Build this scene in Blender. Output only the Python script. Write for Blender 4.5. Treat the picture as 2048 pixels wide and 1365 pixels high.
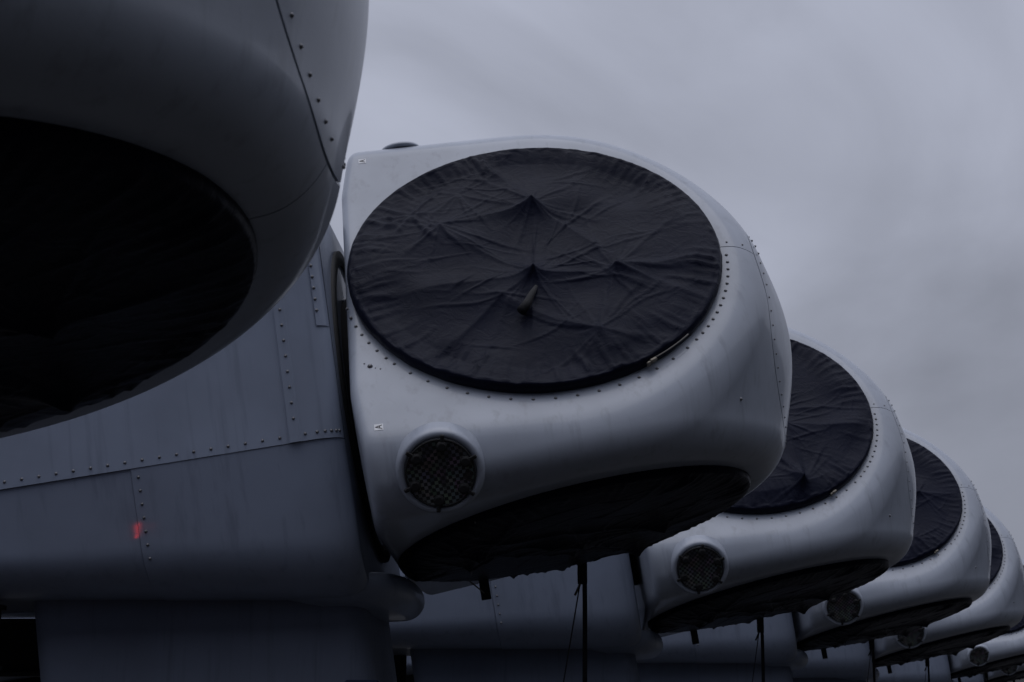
import bpy, math, random
import numpy as np
from mathutils import Vector, Matrix

sc = bpy.context.scene
for o in list(bpy.data.objects):
    bpy.data.objects.remove(o, do_unlink=True)

# ------------------------------------------------------------------ camera, sky, sun, exposure
S = 1.25                      # metres per blade-opening radius
EYE = 1.6
PITCH, ROLL, FPX = 0.22944, -0.00107, 3268.1
cam_d = bpy.data.cameras.new('camera')
cam = bpy.data.objects.new('camera', cam_d)
sc.collection.objects.link(cam)
cam_d.sensor_width = 36.0
cam_d.lens = FPX / 2048 * 36.0
cam_d.clip_start = 0.05
cam_d.clip_end = 2000
_F = Vector((0, math.cos(PITCH), math.sin(PITCH)))
_U = Vector((0, -math.sin(PITCH), math.cos(PITCH)))
_R = Vector((1, 0, 0))
_R2 = math.cos(ROLL) * _R + math.sin(ROLL) * _U
_U2 = -math.sin(ROLL) * _R + math.cos(ROLL) * _U
M = Matrix((_R2, _U2, -_F)).transposed().to_4x4()
M.translation = (0, 0, EYE)
cam.matrix_world = M
cam_d.dof.use_dof = True
cam_d.dof.focus_distance = 11.0
cam_d.dof.aperture_fstop = 6.3
sc.camera = cam
sc.render.resolution_x, sc.render.resolution_y = 1024, 682

SUN_EL, SUN_AZ = math.radians(80), math.radians(200)
w = bpy.data.worlds.new('World')
sc.world = w
w.use_nodes = True
nt = w.node_tree
nt.nodes.clear()
N, L = nt.nodes, nt.links
out = N.new('ShaderNodeOutputWorld')
sky = N.new('ShaderNodeTexSky')
sky.sky_type = 'NISHITA'
sky.sun_disc = False
sky.sun_elevation = SUN_EL
sky.sun_rotation = SUN_AZ
sky.dust_density = 4
bg_sky = N.new('ShaderNodeBackground')
bg_sky.inputs['Strength'].default_value = 0.05
L.new(sky.outputs[0], bg_sky.inputs['Color'])
# overcast layer: soft cloud mottling, brighter overhead than near the horizon
tc = N.new('ShaderNodeTexCoord')
mp = N.new('ShaderNodeMapping')
mp.inputs['Scale'].default_value = (1.0, 1.0, 1.25)
mp.inputs['Location'].default_value = (2.2, 5.4, 2.8)
L.new(tc.outputs['Generated'], mp.inputs['Vector'])
n1 = N.new('ShaderNodeTexNoise')
n1.inputs['Scale'].default_value = 4.2
n1.inputs['Detail'].default_value = 6
n1.inputs['Roughness'].default_value = 0.47
n1.inputs['Distortion'].default_value = 0.5
L.new(mp.outputs[0], n1.inputs['Vector'])
mr = N.new('ShaderNodeMapRange')
mr.inputs['From Min'].default_value = 0.3
mr.inputs['From Max'].default_value = 0.7
mr.inputs['To Min'].default_value = 0.72
mr.inputs['To Max'].default_value = 1.2
L.new(n1.outputs['Fac'], mr.inputs['Value'])
sep = N.new('ShaderNodeSeparateXYZ')
L.new(tc.outputs['Generated'], sep.inputs[0])
gr = N.new('ShaderNodeMapRange')
gr.inputs['From Min'].default_value = 0.0
gr.inputs['From Max'].default_value = 1.0
gr.inputs['To Min'].default_value = 0.72
gr.inputs['To Max'].default_value = 2.1
L.new(sep.outputs['Z'], gr.inputs['Value'])
mul = N.new('ShaderNodeMath'); mul.operation = 'MULTIPLY'
L.new(mr.outputs[0], mul.inputs[0]); L.new(gr.outputs[0], mul.inputs[1])
bg_c = N.new('ShaderNodeBackground')
bg_c.inputs['Color'].default_value = (0.335, 0.356, 0.434, 1)
L.new(mul.outputs[0], bg_c.inputs['Strength'])
mixw = N.new('ShaderNodeMixShader')
mixw.inputs[0].default_value = 0.94
L.new(bg_sky.outputs[0], mixw.inputs[1]); L.new(bg_c.outputs[0], mixw.inputs[2])
L.new(mixw.outputs[0], out.inputs[0])

sun_d = bpy.data.lights.new('sun', 'SUN')
sun_d.energy = 0.64
sun_d.angle = math.radians(60)
sun_d.color = (1.0, 0.97, 0.95)
sun = bpy.data.objects.new('sun', sun_d)
sc.collection.objects.link(sun)
_sd = Vector((math.sin(SUN_AZ) * math.cos(SUN_EL), math.cos(SUN_AZ) * math.cos(SUN_EL), math.sin(SUN_EL)))
sun.rotation_euler = _sd.to_track_quat('Z', 'Y').to_euler()
sun.location = (0, 0, 30)

vs = sc.view_settings
vs.view_transform = 'Standard'
vs.look = 'None'
vs.exposure = 0.0
vs.gamma = 1.0
vs.use_curve_mapping = False

# ------------------------------------------------------------------ materials
def new_mat(name):
    m = bpy.data.materials.new(name)
    m.use_nodes = True
    return m, m.node_tree, m.node_tree.nodes['Principled BSDF']

def noise_node(t, scale, detail=4, rough=0.55, vec=None):
    n = t.nodes.new('ShaderNodeTexNoise')
    n.inputs['Scale'].default_value = scale
    n.inputs['Detail'].default_value = detail
    n.inputs['Roughness'].default_value = rough
    if vec is not None:
        t.links.new(vec, n.inputs['Vector'])
    return n

def mapr(t, src, a, b, c, d):
    n = t.nodes.new('ShaderNodeMapRange')
    for k, v in zip(('From Min', 'From Max', 'To Min', 'To Max'), (a, b, c, d)):
        n.inputs[k].default_value = v
    t.links.new(src, n.inputs['Value'])
    return n.outputs[0]

def mixc(t, fac, c1, c2):
    n = t.nodes.new('ShaderNodeMix'); n.data_type = 'RGBA'
    t.links.new(fac, n.inputs[0])
    for i, c in ((6, c1), (7, c2)):
        if isinstance(c, tuple): n.inputs[i].default_value = (*c, 1)
        else: t.links.new(c, n.inputs[i])
    return n.outputs[2]

def paint(name, col, rough, spec=0.5, dirt=2.8, coat=0.3):
    m, t, b = new_mat(name)
    co = t.nodes.new('ShaderNodeTexCoord')
    big = noise_node(t, 0.9, 4, 0.6, co.outputs['Object'])
    st = t.nodes.new('ShaderNodeMapping')
    st.inputs['Scale'].default_value = (14, 14, 0.9)      # faint run-off streaks
    t.links.new(co.outputs['Object'], st.inputs['Vector'])
    stn = noise_node(t, 1.0, 3, 0.6, st.outputs[0])
    f1 = mapr(t, big.outputs['Fac'], 0.35, 0.75, 0, 1)
    f2 = mapr(t, stn.outputs['Fac'], 0.55, 0.75, 0, 0.6)
    c1 = mixc(t, f1, col, tuple(c * (1 - 0.09 * dirt) for c in col))
    c2 = mixc(t, f2, c1, tuple(c * (1 - 0.14 * dirt) for c in col))
    t.links.new(c2, b.inputs['Base Color'])
    fine = noise_node(t, 45, 3, 0.6, co.outputs['Object'])
    t.links.new(mapr(t, big.outputs['Fac'], 0.3, 0.7, rough - 0.05, rough + 0.07), b.inputs['Roughness'])
    b.inputs['Specular IOR Level'].default_value = spec
    bp = t.nodes.new('ShaderNodeBump')
    bp.inputs['Strength'].default_value = 0.04
    bp.inputs['Distance'].default_value = 0.01
    t.links.new(fine.outputs['Fac'], bp.inputs['Height'])
    wav = noise_node(t, 2.2, 2, 0.5, co.outputs['Object'])       # slight waviness of the laminate
    bw = t.nodes.new('ShaderNodeBump')
    bw.inputs['Strength'].default_value = 0.25
    bw.inputs['Distance'].default_value = 0.02
    t.links.new(wav.outputs['Fac'], bw.inputs['Height'])
    t.links.new(bw.outputs[0], bp.inputs['Normal'])
    t.links.new(bp.outputs[0], b.inputs['Normal'])
    b.inputs['Coat Weight'].default_value = coat
    b.inputs['Coat Roughness'].default_value = 0.06
    t.links.new(bw.outputs[0], b.inputs['Coat Normal'])
    return m

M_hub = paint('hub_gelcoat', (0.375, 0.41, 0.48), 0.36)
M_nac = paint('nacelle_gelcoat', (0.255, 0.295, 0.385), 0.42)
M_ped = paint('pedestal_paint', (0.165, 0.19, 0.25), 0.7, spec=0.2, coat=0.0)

def plain(name, col, rough, metal=0.0, spec=0.5, bump=0.0, bscale=30):
    m, t, b = new_mat(name)
    co = t.nodes.new('ShaderNodeTexCoord')
    nz = noise_node(t, bscale, 3, 0.6, co.outputs['Object'])
    t.links.new(mixc(t, nz.outputs['Fac'], tuple(c * 0.75 for c in col), tuple(c * 1.25 for c in col)), b.inputs['Base Color'])
    b.inputs['Roughness'].default_value = rough
    b.inputs['Metallic'].default_value = metal
    b.inputs['Specular IOR Level'].default_value = spec
    if bump:
        bp = t.nodes.new('ShaderNodeBump')
        bp.inputs['Strength'].default_value = bump
        bp.inputs['Distance'].default_value = 0.01
        t.links.new(nz.outputs['Fac'], bp.inputs['Height'])
        t.links.new(bp.outputs[0], b.inputs['Normal'])
    return m

M_bolt = plain('bolt_steel', (0.20, 0.20, 0.21), 0.4, 0.6)
M_black = plain('black_rubber', (0.012, 0.012, 0.013), 0.7)
M_strap = plain('black_webbing', (0.012, 0.012, 0.014), 0.8, bump=0.3, bscale=180)
M_cord = plain('pale_cord', (0.17, 0.16, 0.15), 0.7)
M_rope = plain('dark_rope', (0.02, 0.02, 0.022), 0.8)
M_brass = plain('buckle_metal', (0.16, 0.145, 0.12), 0.5, 0.5)
M_white = plain('sticker_white', (0.72, 0.73, 0.75), 0.5)
M_ink = plain('sticker_ink', (0.01, 0.01, 0.012), 0.6)
M_navy = plain('navy_plate', (0.012, 0.02, 0.06), 0.5)
M_flash = plain('bright_flashing', (0.42, 0.43, 0.46), 0.25, 0.9)
M_in = plain('dark_interior', (0.03, 0.03, 0.032), 0.8)

def tarp_mat(name, col):
    m, t, b = new_mat(name)
    co = t.nodes.new('ShaderNodeTexCoord')
    big = noise_node(t, 1.6, 5, 0.6, co.outputs['Object'])
    t.links.new(mixc(t, mapr(t, big.outputs['Fac'], 0.3, 0.7, 0, 1), tuple(c * 0.8 for c in col), tuple(c * 1.2 for c in col)), b.inputs['Base Color'])
    b.inputs['Roughness'].default_value = 0.34
    b.inputs['IOR'].default_value = 1.15
    b.inputs['Specular Tint'].default_value = (0.72, 0.8, 1.0, 1)
    cr = noise_node(t, 9, 6, 0.62, co.outputs['Object'])
    cr.inputs['Distortion'].default_value = 1.6
    bp = t.nodes.new('ShaderNodeBump')
    bp.inputs['Strength'].default_value = 0.5
    bp.inputs['Distance'].default_value = 0.014
    t.links.new(cr.outputs['Fac'], bp.inputs['Height'])
    t.links.new(bp.outputs[0], b.inputs['Normal'])
    return m
M_tarp = tarp_mat('navy_black_nylon', (0.0075, 0.0085, 0.018))

def hatch_mat():
    m, t, b = new_mat('woven_hatch')
    co = t.nodes.new('ShaderNodeTexCoord')
    ck = t.nodes.new('ShaderNodeTexChecker')
    ck.inputs['Scale'].default_value = 46
    t.links.new(co.outputs['Object'], ck.inputs['Vector'])
    vo = t.nodes.new('ShaderNodeTexVoronoi')
    vo.inputs['Scale'].default_value = 20
    t.links.new(co.outputs['Object'], vo.inputs['Vector'])
    hs = t.nodes.new('ShaderNodeHueSaturation')
    hs.inputs['Saturation'].default_value = 0.35
    hs.inputs['Value'].default_value = 0.14
    t.links.new(vo.outputs['Color'], hs.inputs['Color'])
    t.links.new(mixc(t, ck.outputs['Fac'], (0.008, 0.008, 0.009), hs.outputs[0]), b.inputs['Base Color'])
    b.inputs['Roughness'].default_value = 0.45
    return m
M_hatch = hatch_mat()

# ------------------------------------------------------------------ helpers
def link(o, parent=None):
    sc.collection.objects.link(o)
    if parent is not None:
        o.parent = parent
    return o

def mesh_np(name, V, F, smooth=True):
    me = bpy.data.meshes.new(name)
    me.from_pydata([tuple(map(float, v)) for v in V] if not isinstance(V, np.ndarray) else V.tolist(), [], F if isinstance(F, list) else F.tolist())
    if smooth:
        me.polygons.foreach_set('use_smooth', [True] * len(me.polygons))
    me.update()
    return me

def obj(name, me, mat, parent=None):
    if mat is not None and not me.materials:
        me.materials.append(mat)
    return link(bpy.data.objects.new(name, me), parent)

def empty(name, mat4, label, cat, group=None):
    o = bpy.data.objects.new(name, None)
    o.empty_display_size = 0.2
    link(o)
    o.matrix_world = mat4
    tag(o, label, cat, group)
    return o

def tag(o, label, cat, group=None, kind=None):
    o['label'] = label; o['category'] = cat
    if group: o['group'] = group
    if kind: o['kind'] = kind

def grid_faces(nr, nc, wrap=False):
    i = np.arange(nr - 1)[:, None]; j = np.arange(nc if wrap else nc - 1)[None, :]
    a = i * nc + j; b = i * nc + (j + 1) % nc
    return np.stack([a, b, b + nc, a + nc], -1).reshape(-1, 4)

class MB:
    def __init__(s): s.v = []; s.f = []
    def add(s, V, F):
        k = len(s.v); s.v += [tuple(map(float, v)) for v in V]; s.f += [tuple(int(i) + k for i in f) for f in F]
        return s
    def box(s, c, sz, rot=None, bev=0.0):
        hx, hy, hz = [q / 2 for q in sz]
        b = min(bev, hx * .9, hy * .9, hz * .9)
        if b <= 0:
            V = [(x, y, z) for x in (-hx, hx) for y in (-hy, hy) for z in (-hz, hz)]
            F = [(0, 1, 3, 2), (4, 6, 7, 5), (0, 4, 5, 1), (2, 3, 7, 6), (0, 2, 6, 4), (1, 5, 7, 3)]
        else:
            V = []; idx = {}
            for sx in (-1, 1):
                for sy in (-1, 1):
                    for sz_ in (-1, 1):
                        for ax in range(3):
                            p = [sx * (hx - b), sy * (hy - b), sz_ * (hz - b)]
                            p[ax] = (sx * hx, sy * hy, sz_ * hz)[ax]
                            idx[(sx, sy, sz_, ax)] = len(V); V.append(tuple(p))
            F = []
            for ax in range(3):
                o1, o2 = [k for k in range(3) if k != ax]
                for sg in (-1, 1):
                    q = []
                    for s1, s2 in ((-1, -1), (1, -1), (1, 1), (-1, 1)):
                        sgn = [0, 0, 0]; sgn[ax] = sg; sgn[o1] = s1; sgn[o2] = s2
                        q.append(idx[(*sgn, ax)])
                    F.append(tuple(q))
            for ax in range(3):
                o1, o2 = [k for k in range(3) if k != ax]
                for s1 in (-1, 1):
                    for s2 in (-1, 1):
                        q = []
                        for sg, w_ in ((-1, o1), (1, o1), (1, o2), (-1, o2)):
                            sgn = [0, 0, 0]; sgn[ax] = sg; sgn[o1] = s1; sgn[o2] = s2
                            q.append(idx[(*sgn, w_)])
                        F.append(tuple(q))
            for sx in (-1, 1):
                for sy in (-1, 1):
                    for sz_ in (-1, 1):
                        F.append(tuple(idx[(sx, sy, sz_, a)] for a in range(3)))
        m = rot if rot is not None else Matrix.Identity(3)
        V = [tuple(m @ Vector(v) + Vector(c)) for v in V]
        return s.add(V, F)
    def tube(s, pts, r, n=8):
        pts = [Vector(p) for p in pts]; V = []; F = []
        nrm = None
        for i, p in enumerate(pts):
            d = (pts[min(i + 1, len(pts) - 1)] - pts[max(i - 1, 0)]).normalized()
            if nrm is None:
                nrm = d.orthogonal().normalized()
            nrm = (nrm - d * nrm.dot(d)).normalized()
            b = d.cross(nrm)
            ri = r[i] if isinstance(r, (list, tuple)) else r
            for k in range(n):
                a = 2 * math.pi * k / n
                V.append(tuple(p + (nrm * math.cos(a) + b * math.sin(a)) * ri))
        for i in range(len(pts) - 1):
            for k in range(n):
                F.append((i * n + k, i * n + (k + 1) % n, (i + 1) * n + (k + 1) % n, (i + 1) * n + k))
        F.append(tuple(range(n))[::-1]); F.append(tuple((len(pts) - 1) * n + k for k in range(n)))
        return s.add(V, F)
    def lathe(s, prof, n=24, mat=None, close=True):
        V = []; F = []
        for r, z in prof:
            for k in range(n):
                a = 2 * math.pi * k / n
                V.append((r * math.cos(a), r * math.sin(a), z))
        for i in range(len(prof) - 1):
            for k in range(n):
                F.append((i * n + k, i * n + (k + 1) % n, (i + 1) * n + (k + 1) % n, (i + 1) * n + k))
        if close:
            F.append(tuple((len(prof) - 1) * n + k for k in range(n)))
            F.append(tuple(range(n))[::-1])
        if mat is not None:
            V = [tuple(mat @ Vector(v)) for v in V]
        return s.add(V, F)
    def mesh(s, name, smooth=False):
        me = mesh_np(name, s.v, s.f, smooth)
        import bmesh
        bm = bmesh.new(); bm.from_mesh(me)
        bmesh.ops.recalc_face_normals(bm, faces=bm.faces)
        bm.to_mesh(me); bm.free()
        return me

def frame_to(p, n, up=None):
    """4x4 with Z along n at p"""
    n = Vector(n).normalized()
    x = Vector(up).cross(n) if up is not None else n.orthogonal()
    if x.length < 1e-4: x = n.orthogonal()
    x.normalize()
    y = n.cross(x)
    m = Matrix((x, y, n)).transposed().to_4x4()
    m.translation = Vector(p)
    return m

# value noise, numpy
def vnoise(x, y, seed):
    xi = np.floor(x).astype(np.int64); yi = np.floor(y).astype(np.int64)
    fx = x - xi; fy = y - yi
    fx = fx * fx * fx * (fx * (fx * 6 - 15) + 10); fy = fy * fy * fy * (fy * (fy * 6 - 15) + 10)
    def h(a, b):
        v = np.sin(a * 127.1 + b * 311.7 + seed * 74.7) * 43758.5453
        return v - np.floor(v)
    return (h(xi, yi) * (1 - fx) + h(xi + 1, yi) * fx) * (1 - fy) + (h(xi, yi + 1) * (1 - fx) + h(xi + 1, yi + 1) * fx) * fy
def fbm(x, y, seed, o=4):
    r = 0; a = .5
    for k in range(o):
        r = r + a * (vnoise(x, y, seed + k * 13) - .5); x = x * 2.03; y = y * 2.03; a *= .5
    return r

# ------------------------------------------------------------------ placement of the row (all units fitted in opening radii)
TAU, BE, AL, SPACING = 0.15242, 1.60946, 0.37461, 5.0233
PHI_A, CONE, HFACE = 0.60112, 0.08024, 0.906
A_ax = Vector((math.cos(TAU) * math.sin(BE), math.cos(TAU) * math.cos(BE), math.sin(TAU)))
H_side = Vector((0, 0, 1)).cross(A_ax).normalized()      # local +Y (away from camera)
U_up = A_ax.cross(H_side).normalized()                   # local +Z
ROT = Matrix((A_ax, H_side, U_up)).transposed()
H0 = Vector((0.15143, 9.16713, 1.92150))
DROW = Vector((math.sin(AL), math.cos(AL), 0))
def centre(s, ds=0, du=0, dz=0, off=(0, 0, 0)):
    c = H0 + DROW * (s + ds) * SPACING + A_ax * du + Vector((0, 0, dz)) + Vector(off)
    return c * S + Vector((0, 0, EYE))
UNITS = [centre(-1, off=(-0.11775, -0.64024, -0.13173)), centre(0), centre(1, -0.0781, 0.0315, -0.0702),
         centre(2, -0.0068, 0.1063, -0.0193), centre(3, -0.0103, 0.0717, -0.0498), centre(5, -0.0225, -0.097, 0.0479), centre(6, 0, 0, 0), centre(-2, off=(-0.2, -0.9, -0.1)), centre(-3, off=(-0.2, -0.9, -0.1))]  # last two units stay out of view, added to shade the near units
def unit_matrix(i):
    m = ROT.to_4x4(); m.translation = UNITS[i]; return m

# ------------------------------------------------------------------ ground
def build_ground():
    xs = np.concatenate([np.linspace(-600, -60, 28), np.linspace(-54, 60, 60), np.linspace(66, 600, 28)])
    ys = np.concatenate([np.linspace(-300, -20, 16), np.linspace(-14, 60, 40), np.linspace(63, 140, 40), np.linspace(150, 900, 30)])
    X, Y = np.meshgrid(xs, ys)
    d = np.hypot(X * .8, Y)
    Z = np.clip((d - 74) / 25, 0, 1); Z = Z * Z * (3 - 2 * Z)
    Z = np.where(Y > 0, Z * (8.5 + 6 * fbm(X / 23, Y / 23, 5)), 0)
    V = np.stack([X, Y, Z], -1).reshape(-1, 3)
    me = mesh_np('ground', V, grid_faces(len(ys), len(xs)))
    m, t, b = new_mat('dark_wet_asphalt')
    co = t.nodes.new('ShaderNodeTexCoord')
    a = noise_node(t, 0.35, 6, 0.6, co.outputs['Object'])
    g = noise_node(t, 60, 3, 0.6, co.outputs['Object'])
    c = mixc(t, a.outputs['Fac'], (0.010, 0.010, 0.011), (0.022, 0.0215, 0.021))
    t.links.new(mixc(t, mapr(t, g.outputs['Fac'], .4, .7, 0, .5), c, (0.032, 0.031, 0.030)), b.inputs['Base Color'])
    b.inputs['Roughness'].default_value = 0.75
    o = obj('ground', me, m)
    o['kind'] = 'structure'
build_ground()

# ------------------------------------------------------------------ unseen sheds added to block low sky light
def build_light_block_shed(origin, angle, length, depth, Hh, label):
    """front wall along local -x..+x at local y = 0, facing local +y"""
    X0, X1, Y0, Y1 = -length / 2, length / 2, -depth, 0.0
    root = empty('light_block_shed', Matrix.Translation(origin) @ Matrix.Rotation(angle, 4, 'Z'), label, 'shed')
    c = Vector((0, 0, 0))
    m_clad = plain('dark_cladding', (0.045, 0.05, 0.06), 0.6)
    m_door = plain('shutter_grey', (0.09, 0.095, 0.10), 0.5)
    # profiled cladding all round, with door openings left in the front
    def run(p, q, z0, z1, name):
        p = Vector(p); q = Vector(q); d = (q - p); n_ = int(d.length / .5); d.normalize(); nn = Vector((d.y, -d.x, 0))
        V = []
        for i in range(n_ * 4 + 1):
            t = i / (n_ * 4) * (q - p).length
            off = .06 if i % 4 in (1, 2) else 0
            for z in (z0, z1):
                V.append(tuple(p + d * t + nn * off + Vector((0, 0, z)) - c))
        F = [(2 * i, 2 * i + 2, 2 * i + 3, 2 * i + 1) for i in range(n_ * 4)]
        return obj(name, MB().add(V, F).mesh(name), m_clad, root)
    doors = [length * f for f in (-.32, -.11, .11, .32)]
    run((X1, Y1, 0), (X0, Y1, 0), 6.0, Hh, 'front_wall')
    xs = [X0] + [v for d in doors for v in (d - 3, d + 3)] + [X1]
    for a, b in zip(xs[::2], xs[1::2]):
        run((b, Y1, 0), (a, Y1, 0), 0, 5.998, 'wall_bay')
    run((X0, Y1, 0), (X0, Y0, 0), 0, Hh, 'side_wall'); run((X1, Y0, 0), (X1, Y1, 0), 0, Hh, 'side_wall'); run((X0, Y0, 0), (X1, Y0, 0), 0, Hh, 'rear_wall')
    for d in doors:
        mb = MB()
        for k in range(20):
            mb.box(Vector((d, Y1 - .12, .15 + k * .3)) - c, (6.0, .05, .285))
        obj('door', mb.mesh('door'), m_door, root)
    mb = MB()
    ym = (Y0 + Y1) / 2
    V = [Vector(v) - c for v in ((X0 - .4, Y1 + .5, Hh), (X1 + .4, Y1 + .5, Hh), (X1 + .4, ym, Hh + 2.5), (X0 - .4, ym, Hh + 2.5), (X0 - .4, Y0 - .5, Hh), (X1 + .4, Y0 - .5, Hh))]
    V2 = [v + Vector((0, 0, .2)) for v in V]
    F = [(0, 1, 2, 3), (3, 2, 5, 4), (6, 7, 8, 9), (9, 8, 11, 10), (0, 1, 7, 6), (4, 5, 11, 10), (0, 3, 9, 6), (3, 4, 10, 9), (1, 2, 8, 7), (2, 5, 11, 8)]
    obj('roof', mb.add(V + V2, F).mesh('roof'), m_clad, root)
build_light_block_shed((0, -9, 0), 0.0, 110, 25, 15.5, 'unseen dark clad shed added to block low sky across the near end of the row')
build_light_block_shed(Vector((17.2, -6.8, 0)) + DROW * 56, math.atan2(math.cos(AL), math.sin(AL)), 112, 25, 15.0, 'unseen dark clad shed added to block low sky alongside the row of hubs')

# ------------------------------------------------------------------ hub shape (signed distance, radii)
RD, RF, H0P = 1.282, 1.175, 0.840   # D-face half width and front reach; distance of the flat blade faces
H0P_B = 0.872                     # the bottom opening sits in a rolled, slightly deeper rim
BX0 = -0.955
def smax_r(a, b, r):
    return np.minimum(np.maximum(a, b), -r) + np.hypot(np.maximum(a + r, 0), np.maximum(b + r, 0))
def smin_p(a, b, k):
    h = np.maximum(k - np.abs(a - b), 0) / k
    return np.minimum(a, b) - h * h * h * k / 6
def smax_p(a, b, k): return -smin_p(-a, -b, k)
PH = [PHI_A, PHI_A - 2 * math.pi / 3, PHI_A + 2 * math.pi / 3]
def face_frame(phi):
    n0 = np.array([0, -math.cos(phi), math.sin(phi)]); t = np.array([0, math.sin(phi), math.cos(phi)])
    ex = np.array([1., 0, 0])
    return math.cos(CONE) * n0 + math.sin(CONE) * ex, n0, t, math.cos(CONE) * ex - math.sin(CONE) * n0
HX, HR = -0.55, 1.580
def hub_sdf(p):
    x = p[..., 0]; rho = np.hypot(p[..., 1], p[..., 2])
    # blunt nose dome
    q = np.sqrt((np.maximum(x, -.2) / 1.435) ** 2 + (rho / 1.146) ** 2)
    U = (q - 1) * 1.146
    planes = []
    for ph, hp in zip(PH, (H0P, H0P_B, H0P)):
        n, n0, t, ax = face_frame(ph)
        qa = p @ ax; qt = p @ t
        D = np.where(qa > 0, np.hypot(qa * RD / RF, qt), np.abs(qt)) - RD
        D = smax_r(D, -(p @ n0) - 0.0, 0.1)
        U = smin_p(U, D, 0.43)
        planes.append(p @ n - hp)
    for pl in planes:
        U = smax_r(U, pl, 0.16)
    U = smax_r(U, BX0 - x + .16 * np.maximum(rho - 1.2, 0), 0.06)
    return U
CX = np.array([0.1, 0, 0])
def dirs(th, ps):
    return np.stack([np.cos(ps), -np.sin(ps) * np.cos(th), np.sin(ps) * np.sin(th)], -1)
def shoot(th, ps):
    d = dirs(th, ps); lo = np.full(th.shape, .05); hi = np.full(th.shape, 3.2)
    for _ in range(34):
        m = (lo + hi) / 2; ins = hub_sdf(CX + d * m[..., None]) < 0
        lo = np.where(ins, m, lo); hi = np.where(ins, hi, m)
    return CX + d * ((lo + hi) / 2)[..., None]
def hub_normal(p):
    e = 2e-3; g = []
    for k in range(3):
        v = np.zeros(3); v[k] = e
        g.append(hub_sdf(p + v) - hub_sdf(p - v))
    g = np.stack(g, -1)
    return g / np.linalg.norm(g, axis=-1, keepdims=True)
def seam_psi(th):
    return np.full_like(th, math.radians(29.8))       # round nose cap

def with_rims(Pt, In, sides):
    """a grid plus edge strips that do not share its vertices, so panel edges stay crisp"""
    V = [Pt.reshape(-1, 3)]; F = [grid_faces(Pt.shape[0], Pt.shape[1])]; k = V[0].shape[0]
    for sd in sides:
        sl = {'top': np.s_[0, :], 'bottom': np.s_[-1, :], 'left': np.s_[:, 0], 'right': np.s_[:, -1]}[sd]
        a, b = Pt[sl], In[sl]
        st = np.stack([b, a], 0) if sd in ('top',) else np.stack([a, b], 0)
        if sd in ('left', 'right'):
            st = np.stack([b, a], 1) if sd == 'left' else np.stack([a, b], 1)
        F.append(grid_faces(st.shape[0], st.shape[1]) + k); V.append(st.reshape(-1, 3)); k += V[-1].shape[0]
    return np.concatenate(V), np.concatenate(F)

def build_panel(k):
    nth, nps = 211, 250
    g = 0.0035
    th0, th1 = PHI_A + (k - 1) * 2 * math.pi / 3, PHI_A + k * 2 * math.pi / 3
    a = np.linspace(0, 1, nth)
    th = th0 + (th1 - th0) * a
    th = np.clip(th, th0 + g, th1 - g)
    ps_end = math.radians(157)
    v = np.linspace(0, 1, nps)
    s0 = seam_psi(th) + g / 1.0
    TH = np.repeat(th[None, :], nps, 0)
    PS = s0[None, :] + (ps_end - s0[None, :]) * v[:, None]
    Pt = shoot(TH, PS)
    nr = hub_normal(Pt)
    In = Pt - nr * 0.025
    V, F = with_rims(Pt, In, ('top', 'left', 'right'))
    return mesh_np('panel', V * S, F[:, ::-1])

def build_nose():
    nth, nps = 240, 44
    th = np.linspace(0, 2 * math.pi, nth, endpoint=False)
    s1 = seam_psi(th) - 0.0035
    v = np.linspace(0.004, 1, nps)
    PS = s1[None, :] * v[:, None]
    TH = np.repeat(th[None, :], nps, 0)
    Pt = shoot(TH, PS)
    rim = Pt[-1] - hub_normal(Pt[-1]) * 0.025
    V = np.concatenate([Pt, Pt[-1:], rim[None]], 0)
    F = np.concatenate([grid_faces(nps, nth, True), grid_faces(2, nth, True) + nps * nth])[:, ::-1].tolist()
    F.append(list(range(nth))[::-1])
    return mesh_np('nose_cap', V.reshape(-1, 3) * S, F)

ME_panel = [build_panel(k) for k in range(3)]
ME_nose = build_nose()

def build_bolt():
    r = 0.0050 * S
    mb = MB().lathe([(r * 1.35, -0.004), (r * 1.35, 0.0012), (r * 0.98, 0.002), (r * 0.92, 0.005), (r * 0.6, 0.0065), (r * .2, 0.007)], 10)
    return mb.mesh('bolt', True)
ME_bolt = build_bolt()

def surf_at(th, ps):
    p = shoot(np.array([th]), np.array([ps])); return p[0], hub_normal(p)[0]

def hub_bolt_spots():
    """positions and normals (metres) of the bolts on one third of the hub, then turned"""
    sp = []; once = []
    n, n0, t, ax = face_frame(PHI_A)
    c = n * H0P
    angs = list(np.radians(np.arange(-4, -44, -3.3))) + list(np.radians(np.arange(-48, -142, -6.1))) + list(np.radians(np.arange(-143, -176, -4.2)))
    for a in angs:
        p = c + 1.037 * (ax * math.cos(a) + t * math.sin(a))
        once.append((p * S, n, 1.35))
    # along the nose cap's edge, spaced by arc length
    th = np.linspace(PHI_A - 2 * math.pi / 3, PHI_A, 600)
    P_ = shoot(th, seam_psi(th) - 0.032)
    s = np.concatenate([[0], np.cumsum(np.linalg.norm(np.diff(P_, axis=0), axis=1))])
    k = int(s[-1] / 0.075)
    for j in range(k):
        i = int(np.searchsorted(s, (j + .5) * s[-1] / k))
        sp.append((P_[i], hub_normal(P_[i:i + 1])[0], 1.0))
    # short seam between opening and nose cap
    for ps in (0.575, 0.635):
        sp.append((*surf_at(PHI_A + 0.05, ps), 1.0))
    res = [frame_to(p, nn) @ Matrix.Scale(sz, 4) for p, nn, sz in once]
    for k in range(3):
        m = np.array(Matrix.Rotation(k * 2 * math.pi / 3, 3, 'X'))
        for p, nn, sz in sp:
            res.append(frame_to(m @ p * S, m @ nn) @ Matrix.Scale(sz, 4))
    return res
BOLT_SPOTS = hub_bolt_spots()

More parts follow.
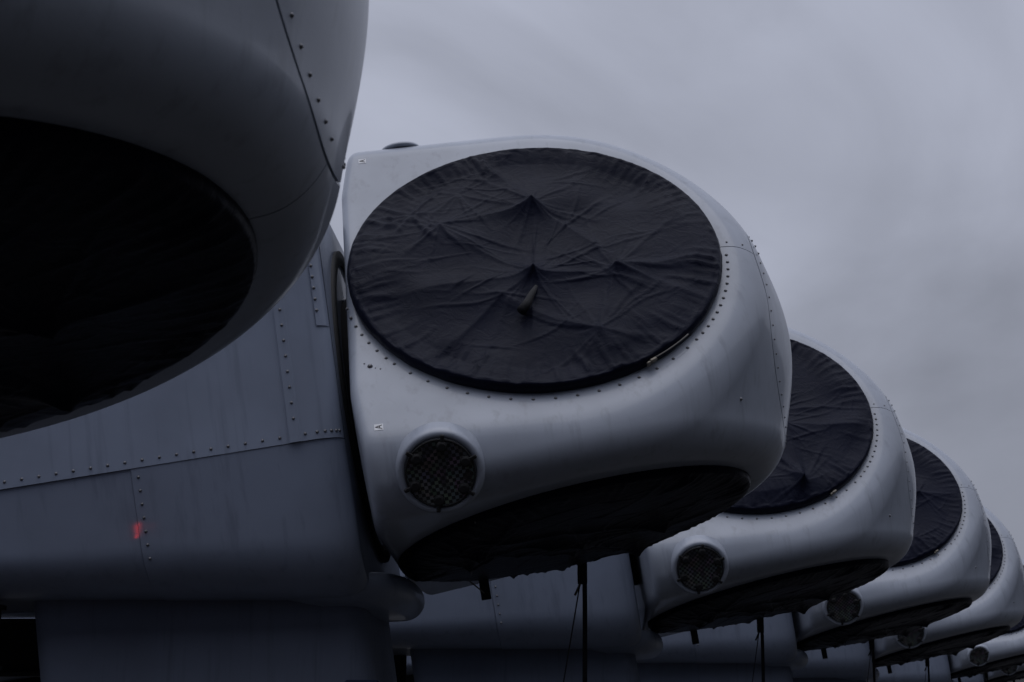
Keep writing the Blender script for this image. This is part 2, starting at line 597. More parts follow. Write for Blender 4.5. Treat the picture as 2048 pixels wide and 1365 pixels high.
def joined(me, mats):
    src = np.array([v.co[:] for v in me.vertices]); F = [list(p.vertices) for p in me.polygons]
    V = []; FF = []
    for m in mats:
        M_ = np.array(m); k = len(V) * len(src)
        V.append(src @ M_[:3, :3].T + M_[:3, 3]); FF += [[i + k for i in f] for f in F]
    return mesh_np(me.name + '_set', np.concatenate(V), FF)
ME_hub_bolts = joined(ME_bolt, BOLT_SPOTS)

# hatch
def build_hatch():
    R_ = 0.167 * S
    base = MB().lathe([(R_ * 1.0, -0.02), (R_ * 1.0, 0.002), (R_ * 0.97, 0.004), (R_ * 0.955, 0.003), (0.001, 0.003)], 48, close=False)
    rim = MB().lathe([(R_ * 1.02, -0.01), (R_ * 1.02, 0.004), (R_ * 1.0, 0.007), (R_ * 0.97, 0.007), (R_ * 0.965, 0.002)], 48, close=False)
    lat = MB()
    lat.box((0.035, 0, 0.012), (0.055, 0.026, 0.016), bev=0.005)
    lat.lathe([(0.034, 0.0), (0.034, 0.018), (0.022, 0.026)], 16, mat=Matrix.Translation((-0.012, 0, 0.0)))
    return base.mesh('hatch', True), rim.mesh('hatch_rim', True), lat.mesh('latch'), R_
ME_hatch, ME_hrim, ME_latch, HATCH_R = build_hatch()

ME_flange = MB().lathe([(.228 * S, -.10 * S), (.218 * S, -.045 * S), (.211 * S, -.020 * S), (.204 * S, -.008 * S), (.196 * S, -.003 * S), (.187 * S, -.002 * S), (.179 * S, -.004 * S), (.173 * S, -.010 * S), (.168 * S, -.02 * S)], 72, close=False).mesh('flange', True)
ME_cap = MB().lathe([(.125 * S, -.02), (.12 * S, .003 * S), (.10 * S, .007 * S), (.06 * S, .011 * S), (.01 * S, .012 * S)], 32).mesh('cap', True)
# blade-opening collar under the cover
ME_collar = MB().lathe([(0.93 * S, -0.08), (0.955 * S, -0.02), (0.955 * S, 0.012 * S), (0.90 * S, 0.015 * S), (0.88 * S, -0.08)], 96, close=False).mesh('blade_collar', True)
ME_shaft = MB().lathe([(0.62 * S, 0.0), (0.62 * S, 0.36 * S), (0.7 * S, 0.4 * S), (0.7 * S, 0.5 * S)], 48).mesh('shaft', True)

# letter sticker "A"
def sticker_letter(sz):
    mb = MB(); z = 0.0025; w_ = sz * 0.10
    def bar(p, q):
        p = Vector(p); q = Vector(q); d = q - p
        a = math.atan2(d.y, d.x)
        mb.box(((p + q) / 2).to_tuple(), (d.length + w_ * .4, w_, 0.0012), Matrix.Rotation(a, 3, 'Z'))
    bar((-sz * .27, -sz * .36, z), (0, sz * .36, z + .0002)); bar((sz * .27, -sz * .36, z + .0001), (0, sz * .36, z + .0003)); bar((-sz * .17, -sz * .1, z - .0001), (sz * .17, -sz * .1, z - .0001))
    return mb.mesh('letter')

HUB_LABELS = [
    'grey turbine hub hanging highest over the row, its near opening cover out of sight',
    'grey wind turbine hub with two small white letter stickers beside its crumpled cover',
    'grey wind turbine hub directly behind the one with white stickers',
    'grey wind turbine hub two places behind the one with white stickers',
    'grey wind turbine hub three places behind the one with white stickers, before the gap',
    'grey wind turbine hub standing beyond the gap in the row',
    'grey wind turbine hub at the far end of the row, mostly hidden',
    'unseen grey wind turbine hub added next in line before the highest hanging one',
    'unseen grey wind turbine hub added at the near end of the row']
WHO = ['the hub hanging highest over the row', 'the hub with white letter stickers', 'the hub right behind the stickered one', 'the hub two places behind the stickered one',
       'the last hub before the gap', 'the hub beyond the gap', 'the hub at the far end', 'the unseen added hub before the highest one', 'the unseen added hub at the near end']

def build_hub(i):
    near = i <= 1
    root = empty('turbine_hub', unit_matrix(i), HUB_LABELS[i], 'turbine hub', 'row of turbine hubs')
    for k in range(3):
        obj('panel', ME_panel[k], M_hub, root)
    obj('nose_cap', ME_nose, M_hub, root)
    o = obj('shaft', ME_shaft, M_in, root)
    o.matrix_local = Matrix.Translation((-1.28 * S, 0, 0)) @ Matrix.Rotation(math.pi / 2, 4, 'Y')
    if near:
        for bm_ in BOLT_SPOTS:
            b = obj('bolt', ME_bolt, M_bolt, root); b.matrix_local = bm_
    else:
        b = obj('bolts', ME_hub_bolts, M_bolt, root); b['kind'] = 'stuff'
    for k in range(3):
        ph = PHI_A - math.pi / 3 + k * 2 * math.pi / 3
        d = Vector((0, -math.cos(ph), math.sin(ph)))
        if k == 1:            # the topmost bulge carries only a shallow cap
            cp = obj('cap', ME_cap, M_hub, root)
            cp.matrix_local = frame_to(Vector((-.60, 0, 0)) * S + d * 1.545 * S, d, (1, 0, 0))
            continue
        if k == 2: continue
        h = obj('hatch', ME_hatch, M_hatch, root)
        h.matrix_local = frame_to(Vector((HX, 0, 0)) * S + d * (HR + .004) * S, d, (0, 0, 1) if abs(d.z) < .9 else (1, 0, 0))
        obj('rim', ME_hrim, M_black, h)
        obj('flange', ME_flange, M_hub, h)
        for j in range(6):
            a = math.radians(18 + 60 * j)
            l = obj('latch', ME_latch, M_black, h)
            l.matrix_local = Matrix.Rotation(a, 4, 'Z') @ Matrix.Translation((HATCH_R * 0.86, 0, 0))
    for ph in PH:
        n, n0, t, ax = face_frame(ph)
        o = obj('blade_collar', ME_collar, M_black, root)
        o.matrix_local = frame_to(n * H0P * S, n, t)
    # small stud fittings on the side bulge and by the rear edge
    n, n0, t, ax = face_frame(PHI_A)
    p, nn = surf_at(PHI_A - math.pi / 3 - .02, math.atan2(1.043, .89))
    b = obj('stud', ME_bolt, M_bolt, root); b.matrix_local = frame_to(p * S, nn) @ Matrix.Scale(1.5, 4)
    for da, dt, sc_ in ((-0.912, -0.673, 1.5), (-0.94, -0.65, .5), (-0.885, -0.69, .4), (-0.86, -0.70, .5)):
        b = obj('stud', ME_bolt, M_bolt, root)
        b.matrix_local = frame_to((n * H0P + ax * da + t * dt) * S, n) @ Matrix.Scale(sc_ * 1.4, 4)
    if i == 1:
        sz = 0.044 * S
        me_s = MB().box((0, 0, 0.0012), (sz * .95, sz, 0.002)).mesh('sticker')
        me_l = sticker_letter(sz)
        for da, dt in ((-0.887, 1.10), (-0.887, -1.115)):
            st = obj('sticker', me_s, M_white, root)
            m = frame_to((n * H0P + ax * da + t * dt) * S, n, t)
            # letter lies on its side: top of the A points away from the nacelle
            st.matrix_local = m @ Matrix.Rotation(math.radians(90), 4, 'Z')
            st['label'] = 'white sticker with a black letter A'
            obj('letter', me_l, M_ink, st)
    return root

# ------------------------------------------------------------------ covers
PEAKS_A = [(0.04, 0.446, .055), (-0.025, -0.158, .055), (0.422, -0.206, .045), (0.272, -0.682, .048), (-0.483, 0.30, .055), (-0.64, 0.45, .035), (-0.36, 0.60, .03)]
RIDGES_A = [((-0.195, .88), (0.04, .446), .022, .05), ((-.025, -.158), (0.04, .446), .007, .06), ((-.025, -.158), (.422, -.206), .026, .06), ((.422, -.206), (.97, -.16), .024, .05),
            ((-.21, -.295), (.272, -.682), .018, .05), ((.272, -.682), (.42, -.206), .018, .05), ((-.483, .30), (-.025, -.158), .014, .05), ((-.483, .3), (.04, .446), .022, .05), ((.272, -.682), (.62, -.76), .015, .05), ((.04, .446), (.35, .05), .022, .05),
            ((-.025, -.158), (-.9, -.25), .012, .06), ((-.025, -.158), (-.6, -.72), .012, .05), ((.422, -.206), (.85, -.48), .012, .05)]
def cover_mesh(name, seed, peaks, ridges, sag, hem=1.0):
    rng = random.Random(seed)
    nth, nr = 420, 170
    r = np.concatenate([np.linspace(0.004, 0.90, nr - 40), np.linspace(0.905, 1.0, 40)])
    th = np.linspace(0, 2 * math.pi, nth, endpoint=False)
    R_, T_ = np.meshgrid(r, th, indexing='ij')
    X = R_ * np.cos(T_); Y = R_ * np.sin(T_)
    wx = X + .06 * fbm(X * 3, Y * 3, seed + 3, 3); wy = Y + .06 * fbm(X * 3 + 9, Y * 3, seed + 4, 3)
    Z = sag * (1 - R_ ** (2 if hem == 1.0 else 9))
    edge = np.clip((1 - R_) / .14, 0, 1)
    # cloth stretched over the studs inside: low tents with straight folds running out of each tip
    for (px, py, am) in peaks:
        dx = wx - px; dy = wy - py; d = np.hypot(dx, dy) + 1e-6
        Z = Z + edge * am * (np.exp(-np.sqrt(d * d + .0015) / .12) * .07 + np.exp(-(d / .22) ** 2) * .42)
        for q in range(rng.randint(13, 17)):
            a0 = rng.uniform(-math.pi, math.pi); ln = rng.uniform(.15, .62); hw = rng.uniform(.006, .02)
            bend = rng.uniform(-.22, .22)
            al = dx * math.cos(a0) + dy * math.sin(a0); ac = -dx * math.sin(a0) + dy * math.cos(a0) + bend * al * al
            wd = hw * (.45 + 1.3 * np.clip(al / ln, 0, 1))
            fall = np.clip(al / .03, 0, 1) * np.clip(1 - al / ln, 0, 1) ** .8
            sh = np.where(ac > 0, np.exp(-(ac / wd) ** 2), np.exp(-(ac / (wd * .5)) ** 2))
            Z = Z + edge * rng.uniform(.25, .6) * wd * fall * sh
    for (p, q, am, wd) in ridges:
        p = np.array(p); q = np.array(q); e = q - p; l2 = e @ e
        u = np.clip(((wx - p[0]) * e[0] + (wy - p[1]) * e[1]) / l2, 0, 1)
        cx = (wx - p[0]) * e[1] - (wy - p[1]) * e[0]
        d = np.hypot(wx - p[0] - u * e[0], wy - p[1] - u * e[1])
        Z = Z + .85 * am * edge * np.exp(-np.where(cx > 0, d / wd, d / (wd * .4))) * (0.5 + 1.0 * vnoise(X * 6, Y * 6, seed + 6))
    # slack: broad billows and scattered drag folds
    Z = Z + edge * ((.16 if hem == 1.0 else .04) * fbm(X * 1.8, Y * 1.8, seed + 1, 2))
    for k in range(60):
        r0 = math.sqrt(rng.random()) * .9; t0 = rng.uniform(0, 6.283)
        px, py = r0 * math.cos(t0), r0 * math.sin(t0)
        a0 = rng.gauss(0.2, .5) if rng.random() < .6 else t0 + rng.gauss(0, .3)
        ln = rng.uniform(.06, .25); wd = rng.uniform(.006, .016); bend = rng.uniform(-.4, .4)
        al = (wx - px) * math.cos(a0) + (wy - py) * math.sin(a0); ac = -(wx - px) * math.sin(a0) + (wy - py) * math.cos(a0) + bend * al * al
        Z = Z + edge * rng.uniform(.2, .5) * wd * np.exp(-(al / ln) ** 2) * np.where(ac > 0, np.exp(-(ac / wd) ** 2), np.exp(-(ac / (wd * .5)) ** 2))
    # radial pleats gathered by the hem
    tw = T_ + .12 * fbm(np.cos(T_) * 5 + R_ * 2, np.sin(T_) * 5, seed + 17)
    for f in (43, 71, 97):
        pl = (1 - np.abs(np.sin(tw * f / 2 + f))) ** 3 * np.clip(vnoise(np.cos(T_) * 5 + f, np.sin(T_) * 5, seed + f) * 1.8 - .5, 0, 1)
        Z = Z + .015 * pl * np.clip((R_ - .72) / .22, 0, 1) * np.clip((1.0 - R_) / .05, 0, 1)
    # crumpled hem: a tube round the rim
    cr = fbm(np.cos(T_) * 20, np.sin(T_) * 20 + R_ * 14, seed + 70, 3)
    band = np.exp(-((R_ - .978) / .014) ** 2)
    Z = Z + hem * band * (.002 + .022 * cr)
    Z = Z - .012 * np.clip((R_ - .988) / .012, 0, 1) ** 2
    rows = [np.stack([X, Y, Z], -1)]
    prof = [(1.003, -.018), (1.004, -.03), (1.002, -.046), (.999, -.058), (.994, -.067)]
    c1 = np.cos(th); s1 = np.sin(th)
    for kk, (rr, zz) in enumerate(prof):
        wob = .005 * hem * fbm(c1 * 14 + kk * .25, s1 * 14, seed + 80, 3) * 2
        rows.append(np.stack([(rr + wob) * c1, (rr + wob) * s1, np.full(nth, zz) + wob * .5], -1)[None])
    V = np.concatenate(rows, 0)
    nrow = V.shape[0]
    F = grid_faces(nrow, nth, True).tolist()
    F.append(list(range(nth))[::-1])
    return mesh_np(name, V.reshape(-1, 3) * S, F)

def rand_peaks(seed):
    rng = random.Random(seed)
    pk = [(px + rng.uniform(-.15, .15), py + rng.uniform(-.15, .15), am * rng.uniform(.6, 1.1)) for px, py, am in PEAKS_A[1:]]
    rd = []
    for a in pk:
        b = rng.choice([q for q in pk if q is not a])
        rd.append((a[:2], b[:2], .020, .05))
        an = math.atan2(a[1], a[0]) + rng.uniform(-.5, .5)
        rd.append((a[:2], (.95 * math.cos(an), .95 * math.sin(an)), .016, .05))
    return pk, rd
ME_coverA = [cover_mesh('cover_sheet', 11, PEAKS_A, RIDGES_A, .012)]
for sd in (23, 37):
    pk, rd = rand_peaks(sd)
    ME_coverA.append(cover_mesh('cover_sheet', sd, pk, rd, .01))
ME_coverB = cover_mesh('cover_sheet', 53, *rand_peaks(53), .045, .35)

def strap_mesh(length, w_, lean=(0, 0)):
    """flat webbing hanging down from the origin, world axes"""
    n = max(3, int(length / .12)); V = []
    for i in range(n + 1):
        z = -length * i / n; t = i / n
        x = lean[0] * t + .006 * math.sin(7 * t + 1); y = lean[1] * t + .01 * math.sin(5 * t)
        for sx, sy in ((-1, -1), (1, -1), (1, 1), (-1, 1)):
            V.append((x + sx * w_ / 2, y + sy * .003, z))
    F = []
    for i in range(n):
        for k in range(4):
            F.append((i * 4 + k, i * 4 + (k + 1) % 4, i * 4 + 4 + (k + 1) % 4, i * 4 + 4 + k))
    F += [(0, 1, 2, 3), tuple(n * 4 + k for k in (3, 2, 1, 0))]
    return MB().add(V, F).mesh('strap')

def build_cover(i, which):
    ph = PH[which]
    n, n0, t, ax = face_frame(ph)
    m = unit_matrix(i)
    loc = Matrix((Vector(ax), Vector(t), Vector(n))).transposed().to_4x4()
    if Vector(ax).cross(Vector(t)).dot(Vector(n)) < 0:
        loc = Matrix((Vector(ax), Vector(-t), Vector(n))).transposed().to_4x4()
    loc.translation = Vector(n * HFACE * S)
    W = m @ loc
    pos = ['camera-side', 'downward', 'far-side'][which]
    if which == 0:
        look = ['taut dark cover', 'crumpled dark cover with rolled sleeve', 'star creased dark cover', 'smooth pleated dark cover', 'narrowly seen dark cover', 'small dark cover', 'dark cover', 'dark cover', 'dark cover'][i]
        lab = f'{look} over side opening of {WHO[i]}'
    else:
        lab = f'black sagging cover under bottom opening of {WHO[i]}'
    root = empty('opening_cover', W, lab, 'cover', 'covers on the side openings' if which == 0 else 'covers on the bottom openings')
    if which == 0:
        me = ME_coverA[0] if i == 1 else ME_coverA[1 + i % 2]
    else:
        me = ME_coverB
    obj('sheet', me, M_tarp, root)
    flip = -1 if Vector(ax).cross(Vector(t)).dot(Vector(n)) < 0 else 1
    Wi = W.inverted()
    if which == 0:
        # drawcord and its buckle at the lower rim
        a0, a1 = math.radians(-46), math.radians(-60)
        pts = []
        for q in np.linspace(a0, a1, 9):
            pts.append((1.012 * math.cos(q) * S, flip * 1.012 * math.sin(q) * S, -.012 * S))
        if i == 1:
          obj('drawcord', MB().tube(pts, .0045, 6).mesh('drawcord', True), M_cord, root)
        q = a1 - .01
        mb = MB(); R3 = Matrix.Rotation(flip * q, 3, 'Z')
        mb.box((1.016 * math.cos(q) * S, flip * 1.016 * math.sin(q) * S, -.02 * S), (.025, .05, .03), R3, .006)
        mb.box((1.018 * math.cos(q - .03) * S, flip * 1.018 * math.sin(q - .03) * S, -.028 * S), (.02, .03, .04), R3, .006)
        obj('buckle', mb.mesh('buckle'), M_brass, root)
        if i == 1:
            p0, p1 = Vector((-.019, -.275 * flip, 0)) * S, Vector((-.117, -.469 * flip, 0)) * S
            mb = MB()
            mb.tube([p0 + Vector((0, 0, .02)), p0 * .6 + p1 * .4 + Vector((.012, 0, .045)), p0 * .25 + p1 * .75 + Vector((0.015, 0, .042)), p1 + Vector((0, 0, .03))], [.012, .022, .028, .034], 12)
            obj('rolled_sleeve', mb.mesh('rolled_sleeve', True), M_strap, root)
    else:
        def ring(deg, dz=-.06):
            q = math.radians(deg)
            return W @ Vector((math.cos(q) * S, flip * math.sin(q) * S, dz * S))
        def world_child(name, me, mat, at):
            o = obj(name, me, mat, root)
            o.matrix_local = Wi @ Matrix.Translation(at)
            return o
        if i == 0:
            return root
        p = ring(272, -.01)
        world_child('strap', strap_mesh(p.z - .02, .036), M_strap, p)
        world_child('strap_pad', MB().box((-.012, -.01, -.10), (.075, .02, .20), bev=.006).mesh('strap_pad'), M_strap, p)
        b = p + Vector((-.03, -.02, -.19))
        e = Vector((p.x - .55, p.y - .3, .05))
        pts = [b.lerp(e, k / 12) + Vector((0, 0, -.10 * math.sin(math.pi * k / 12))) for k in range(13)]
        obj('tie_rope', MB().tube([Wi @ q for q in pts], .0055, 6).mesh('tie_rope', True), M_rope, root)
        world_child('rope_hook', MB().box((-.05, -.02, -.24), (.018, .012, .1), Matrix.Rotation(.45, 3, 'Y'), .003).mesh('rope_hook'), M_brass if i == 1 else M_rope, p)
        f = ring(233, -.01)
        world_child('flap', MB().box((0.03, -.01, -.07), (.075, .016, .20), Matrix.Rotation(-.16, 3, 'Y'), .005).mesh('flap'), M_strap, f)
        if i == 1:
            g = ring(121, .0)
            pts = [g, g.lerp(f, .35) + Vector((.0, -.1, -.05)), g.lerp(f, .7) + Vector((-.05, -.1, -.07)), g.lerp(f, .95) + Vector((-.08, -.04, -.05)), f + Vector((.03, -.03, -.12))]
            obj('hanging_tape', MB().tube([Wi @ q for q in pts], .006, 6).mesh('hanging_tape', True), M_cord, root)
    return root

# ------------------------------------------------------------------ nacelles
SEAM_U = -0.365
NW, NB, NT = 1.12, -1.18, 1.08            # half width, underside, roof
def profile(tt):
    """half profile on the near side, tt from 0 (underside centre) to 1 (roof centre) by arc length -> (side, up, normal_s, normal_u)"""
    rb, rt = .30, .42
    segs = [('l', (0, NB), (NW - rb, NB)), ('a', (NW - rb, NB + rb), rb, -90, 0), ('l', (NW, NB + rb), (NW, NT - rt)), ('a', (NW - rt, NT - rt), rt, 0, 90), ('l', (NW - rt, NT), (0, NT))]
    ln = [math.dist(s[1], s[2]) if s[0] == 'l' else s[2] * math.radians(s[4] - s[3]) for s in segs]
    tot = sum(ln); d = tt * tot
    for s, l in zip(segs, ln):
        if d <= l + 1e-9:
            k = d / l
            if s[0] == 'l':
                (x0, y0), (x1, y1) = s[1], s[2]
                dx, dy = (x1 - x0) / l, (y1 - y0) / l
                return x0 + (x1 - x0) * k, y0 + (y1 - y0) * k, dy, -dx
            a = math.radians(s[3] + (s[4] - s[3]) * k)
            return s[1][0] + s[2] * math.cos(a), s[1][1] + s[2] * math.sin(a), math.cos(a), math.sin(a)
        d -= l
    return 0, NT, 0, 1
def level(x, u):
    # the underside is level although the shaft is tilted: stretch what lies under the side seam
    if u > SEAM_U: return u
    nb = -1.316 - .1538 * max(x, -4.4)
    return SEAM_U + (u - SEAM_U) * (nb - SEAM_U) / (NB - SEAM_U)
def lean(u):
    return 1 - .13 * max(0, SEAM_U - u)      # lower side panels draw in slightly
def t_of_u(u):
    lo, hi = 0., 1.
    for _ in range(40):
        m = (lo + hi) / 2
        if profile(m)[1] < u or m < .15: lo = m
        else: hi = m
    return lo
XF = -1.03
def front_inset(x):
    # rounded shoulder towards the hub
    k = max(0.0, (x - (XF - .16)) / .16)
    return .10 * (1 - math.sqrt(max(0, 1 - k * k)))
def nac_panel(t0, t1, x0, x1, lift, side, crease=None):
    nt_ = max(12, int(90 * (t1 - t0)));
    if x1 > XF - .01:
        xs = list(np.linspace(x0, XF - .17, 10)) if x0 < XF - .18 else []
        xs += [XF - .16 + .16 * math.sin(q) for q in np.linspace(0, math.pi / 2, 12)]
        xs = sorted(set(x for x in xs if x >= x0 - 1e-6))
        if crease: xs = sorted(set(xs + [crease - .012, crease - .004, crease + .004]))
    else:
        xs = list(np.linspace(x0, x1, 24))
    ts = np.linspace(t0, t1, nt_)
    def vert(x, t, dl):
        s_, u_, ns, nu = profile(t)
        l = lift - front_inset(x) + dl
        if crease and x < crease - .003: l += .008
        u2 = level(x, u_ + nu * l)
        return (x * S, -side * (s_ + ns * l) * lean(u2) * S, u2 * S)
    Pt = np.array([[vert(x, t, 0) for t in ts] for x in xs])
    In = np.array([[vert(x, t, -.02) for t in ts] for x in xs])
    V, F = with_rims(Pt, In, ('top', 'bottom', 'left', 'right'))
    return mesh_np('panel', V, F if side < 0 else F[:, ::-1])

T_SEAM = t_of_u(SEAM_U)
XV, XL, XEND = -1.29, -2.105, -7.4
def make_nac_meshes():
    d = []
    for side in (1, -1):
        d.append(nac_panel(0.0, T_SEAM - .0006, XL + .0015, XF, 0.0, side))
        d.append(nac_panel(0.0, T_SEAM - .0006, XEND, XL - .0015, -0.007, side))
        d.append(nac_panel(T_SEAM, 1.0, XV, XF, .010, side, crease=-1.235))
        d.append(nac_panel(T_SEAM, 1.0, XEND, XV - .002, .004, side))
    return d
NAC_PANELS = make_nac_meshes()
ME_flash = nac_panel(t_of_u(.22), t_of_u(.84), XF - .06, XF, .020, 1)
ME_flash.name = 'flashing'
for me in NAC_PANELS:
    me.name = 'nacelle_panel'
def bulkhead(x, inset):
    ts = np.linspace(0, 1, 60)
    pr = [profile(t) for t in ts]
    right = [(x * S, -(p[0] - p[2] * inset) * S, level(x, p[1] - p[3] * inset) * S) for p in pr]
    right = [(v[0], v[1] * lean(v[2] / S), v[2]) for v in right]
    left = [(v[0], -v[1], v[2]) for v in right[1:-1]][::-1]
    V = right + left
    return mesh_np('bulkhead', V, [list(range(len(V)))], False)
ME_front = bulkhead(XF + .002, .102)
ME_rear = bulkhead(XEND + .01, .02)
ME_gasket = MB().lathe([(.90 * S, 0), (.90 * S, .02 * S), (.82 * S, .02 * S), (.82 * S, 0)], 64, close=False).mesh('gasket', True)

def nac_bolts():
    sp = []
    def at(x, u, lift):
        s_, u_, ns, nu = profile(t_of_u(u))
        l = lift - front_inset(x)
        n = Vector((max(0, (x - (XF - .16)) / .16) * .6, -ns, nu)).normalized()
        u2 = level(x, u_ + nu * l)
        return Vector((x * S, -(s_ + ns * l) * lean(u2) * S, u2 * S)), n
    x = -1.34
    while x > -5.2:
        sp.append(at(x, SEAM_U + .035, .004)); x -= .0875
    for u in np.arange(SEAM_U - .06, -1.0, -.087): sp.append(at(XL + .035, u, 0))
    for u in np.arange(SEAM_U + .12, .72, .0815): sp.append(at(XV + .032, u, .018))
    for u in np.arange(.3, .82, .06): sp.append(at(XF - .045, u, .022))
    for x in (-1.265, -1.21, -1.15, -1.11, -1.08, -1.058, -1.044): sp.append(at(x, SEAM_U + .035, .011))
    return sp
NAC_BOLTS = nac_bolts()
ME_nac_bolts = joined(ME_bolt, [frame_to(p, n) @ Matrix.Scale(1.25, 4) for p, n in NAC_BOLTS])

def build_chin():
    rows = []
    for v in np.linspace(-1, 1, 49):
        wv = .80 if v > 0 else .92
        sv = wv * math.sin(v * math.pi / 2)
        e = math.sqrt(max(0, 1 - (abs(sv) / (wv + .004)) ** 2.2))
        xf = -1.10 + .265 * e; ub = -1.08 - .14 * e ** .7; ut = -1.01
        hc = (ut - ub) / 2; cu = (ut + ub) / 2
        sec = [(-1.50, ub + .10)]
        sec.append((-1.30, ub + .03))
        for a in np.linspace(-90, 90, 17):
            sec.append((xf - .11 + .11 * math.cos(math.radians(a)), cu + hc * math.sin(math.radians(a))))
        sec.append((-1.08, ut))
        rows.append([(x * S, -sv * S, u * S) for x, u in sec])
    V = np.array(rows)
    me = mesh_np('chin', V.reshape(-1, 3), grid_faces(V.shape[0], V.shape[1]))
    return me
ME_chin = build_chin()
NAC_LABELS = [None,
    'grey nacelle with a full bolted side panel, behind the hub with white stickers',
    'grey nacelle carrying the hub directly behind the stickered one',
    'grey nacelle carrying the hub two places behind the stickered one',
    'grey nacelle carrying the last hub before the gap',
    'grey nacelle carrying the hub beyond the gap in the row',
    'grey nacelle at the far end of the row', 'unseen grey nacelle added next in line before the one of the highest hub', 'unseen grey nacelle added at the near end of the row']
NAC_LABELS[0] = 'grey nacelle carrying the hub that hangs highest over the row'
def build_nacelle(i):
    root = empty('nacelle', unit_matrix(i), NAC_LABELS[i], 'nacelle', 'row of turbine nacelles')
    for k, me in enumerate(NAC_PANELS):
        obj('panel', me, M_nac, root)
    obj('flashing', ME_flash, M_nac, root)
    obj('front_bulkhead', ME_front, M_nac, root)
    obj('chin', ME_chin, M_nac, root)
    obj('rear_bulkhead', ME_rear, M_nac, root)
    g = obj('gasket', ME_gasket, M_black, root)
    g.matrix_local = Matrix.Translation((XF * S - .002, 0, 0)) @ Matrix.Rotation(math.pi / 2, 4, 'Y')
    if i <= 1:
        for p, n in NAC_BOLTS:
            b = obj('bolt', ME_bolt, M_bolt, root); b.matrix_local = frame_to(p, n) @ Matrix.Scale(1.25, 4)
    else:
        b = obj('bolts', ME_nac_bolts, M_bolt, root); b['kind'] = 'stuff'
    return root

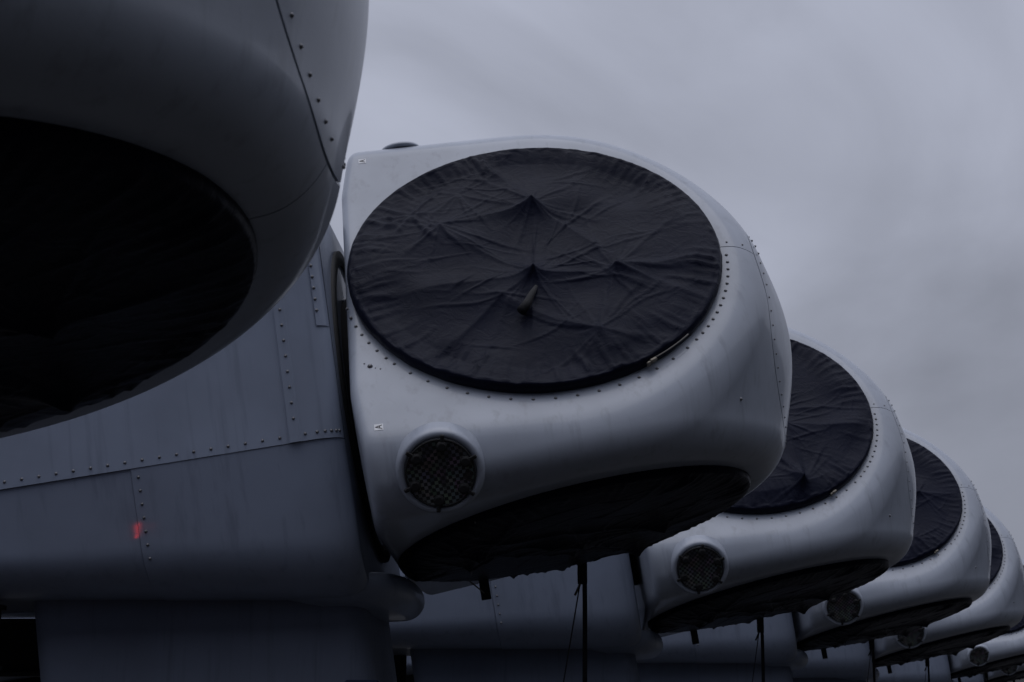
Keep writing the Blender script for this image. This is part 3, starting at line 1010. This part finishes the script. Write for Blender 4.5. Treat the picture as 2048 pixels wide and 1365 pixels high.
# ------------------------------------------------------------------ pedestals
def build_pedestal(i):
    m = unit_matrix(i); mi = m.inverted()
    x0, x1, hw, r = -2.83, -1.09, .64, .12
    loop = []
    for cx, cy, a0 in ((x1 - r, hw - r, 0), (x0 + r, hw - r, 90), (x0 + r, -hw + r, 180), (x1 - r, -hw + r, 270)):
        for k in range(9):
            a = math.radians(a0 + 90 * k / 8)
            loop.append((cx + r * math.cos(a), cy + r * math.sin(a)))
    V = []; n = len(loop)
    up = m.to_3x3() @ Vector((0, 0, 1))
    top = [m @ Vector((x * S, y * S, -1.3 * S)) for x, y in loop]
    top = [p + up * ((EYE + .66 * S - p.z) / up.z) for p in top]
    bot = [p - up * (p.z / up.z) for p in top]
    rows = [top, [t.lerp(b, .3) for t, b in zip(top, bot)], [t.lerp(b, .7) for t, b in zip(top, bot)], bot]
    c = sum(bot, Vector()) / n
    root = empty('pedestal', Matrix.Translation(c), ['bluish grey box pedestal under ' + q for q in ('the nacelle of the highest hub', 'the nacelle with the full bolted side panel', 'the nacelle directly behind the bolted one', 'the nacelle two places behind the bolted one', 'the last nacelle before the gap', 'the nacelle beyond the gap', 'the farthest nacelle', 'the unseen added nacelle before that of the highest hub', 'the unseen added nacelle at the near end')][i], 'pedestal', 'pedestals under the nacelles')
    V = [tuple(p - c) for row in rows for p in row]
    F = grid_faces(4, n, True).tolist()
    mb = MB().add(V, F)
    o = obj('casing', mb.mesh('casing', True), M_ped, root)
    if i == 1:
        pl = m @ Vector((-1.17 * S, -(hw + .016) * S, -1.70 * S))
        pl.z = EYE + .214 * S - .15
        obj('plate', MB().box(tuple(pl - c), (.22, .03, .30), bev=.012).mesh('plate'), M_navy, root)['label'] = 'dark blue plate on the pedestal'
    for yb in (-.62, .62):
        mb = MB()
        zt, zb = .605, .27
        def bp_(x, y, z):
            q = m @ Vector((x * S, y * S, 0)); q.z = EYE + z * S; return q
        R3 = Matrix.Rotation(math.atan2(A_ax.y, A_ax.x), 3, 'Z')
        ctr = (bp_(-6.6, yb, 0) + bp_(x0 - .01, yb, 0)) / 2
        ln = (bp_(-6.6, yb, 0) - bp_(x0 - .01, yb, 0)).length
        for zz, ww, hh in ((zt - .012, .20, .03), ((zt + zb) / 2, .02, (zt - zb) * S - .06), (zb + .012, .20, .03)):
            mb.box((ctr.x - c.x, ctr.y - c.y, EYE + zz * S), (ln, ww, hh), R3)
        for k in range(9):
            q = bp_(-6.5 + k * .45, yb, 0)
            mb.box((q.x - c.x, q.y - c.y, EYE + (zt + zb) / 2 * S), (.02, .16, (zt - zb) * S - .07), R3)
        obj('transport_beam', mb.mesh('transport_beam'), M_in, root)
        q = bp_(-6.2, yb, 0)
        obj('beam_post', MB().box((q.x - c.x, q.y - c.y, (EYE + zb * S) / 2 - .005), (.2, .2, EYE + zb * S - .01), R3, .01).mesh('beam_post'), M_in, root)
    # foot flange
    V2 = [tuple(p - c + (p - c).normalized() * .12 + Vector((0, 0, h))) for h in (.001, .05) for p in bot]
    F2 = grid_faces(2, n, True).tolist(); F2.append([n + k for k in range(n)])
    obj('foot_flange', MB().add(V2, F2).mesh('foot_flange'), M_in, root)
    return root

for i in range(len(UNITS)):
    build_hub(i)
    build_cover(i, 0)
    build_cover(i, 1)
    build_nacelle(i)
    build_pedestal(i)

# ------------------------------------------------------------------ red marker lamp fixed to the far face of the first pedestal
def build_marker_lamp(at):
    root = empty('marker_lamp', Matrix.Translation(at), 'small red marker lamp fixed to the pedestal of the highest hanging hub', 'lamp')
    m, t, b = new_mat('red_lens')
    b.inputs['Base Color'].default_value = (0.5, 0.01, 0.01, 1)
    b.inputs['Emission Color'].default_value = (1.0, 0.03, 0.02, 1)
    b.inputs['Emission Strength'].default_value = 48
    rx = Matrix.Rotation(-math.pi / 2, 4, 'X')
    obj('base', MB().lathe([(.05, -.12), (.05, 0), (.044, .012)], 20, mat=rx).mesh('base', True), M_black, root)
    obj('bracket', MB().box((-.16, -.13, 0), (.36, .03, .06), bev=.005).mesh('bracket'), M_black, root)
    obj('lens', MB().lathe([(.022, .010), (.022, .03), (.017, .042), (.006, .048)], 20, mat=rx).mesh('lens', True), m, root)
build_marker_lamp(Vector((-3.46, 5.95, 2.02)))
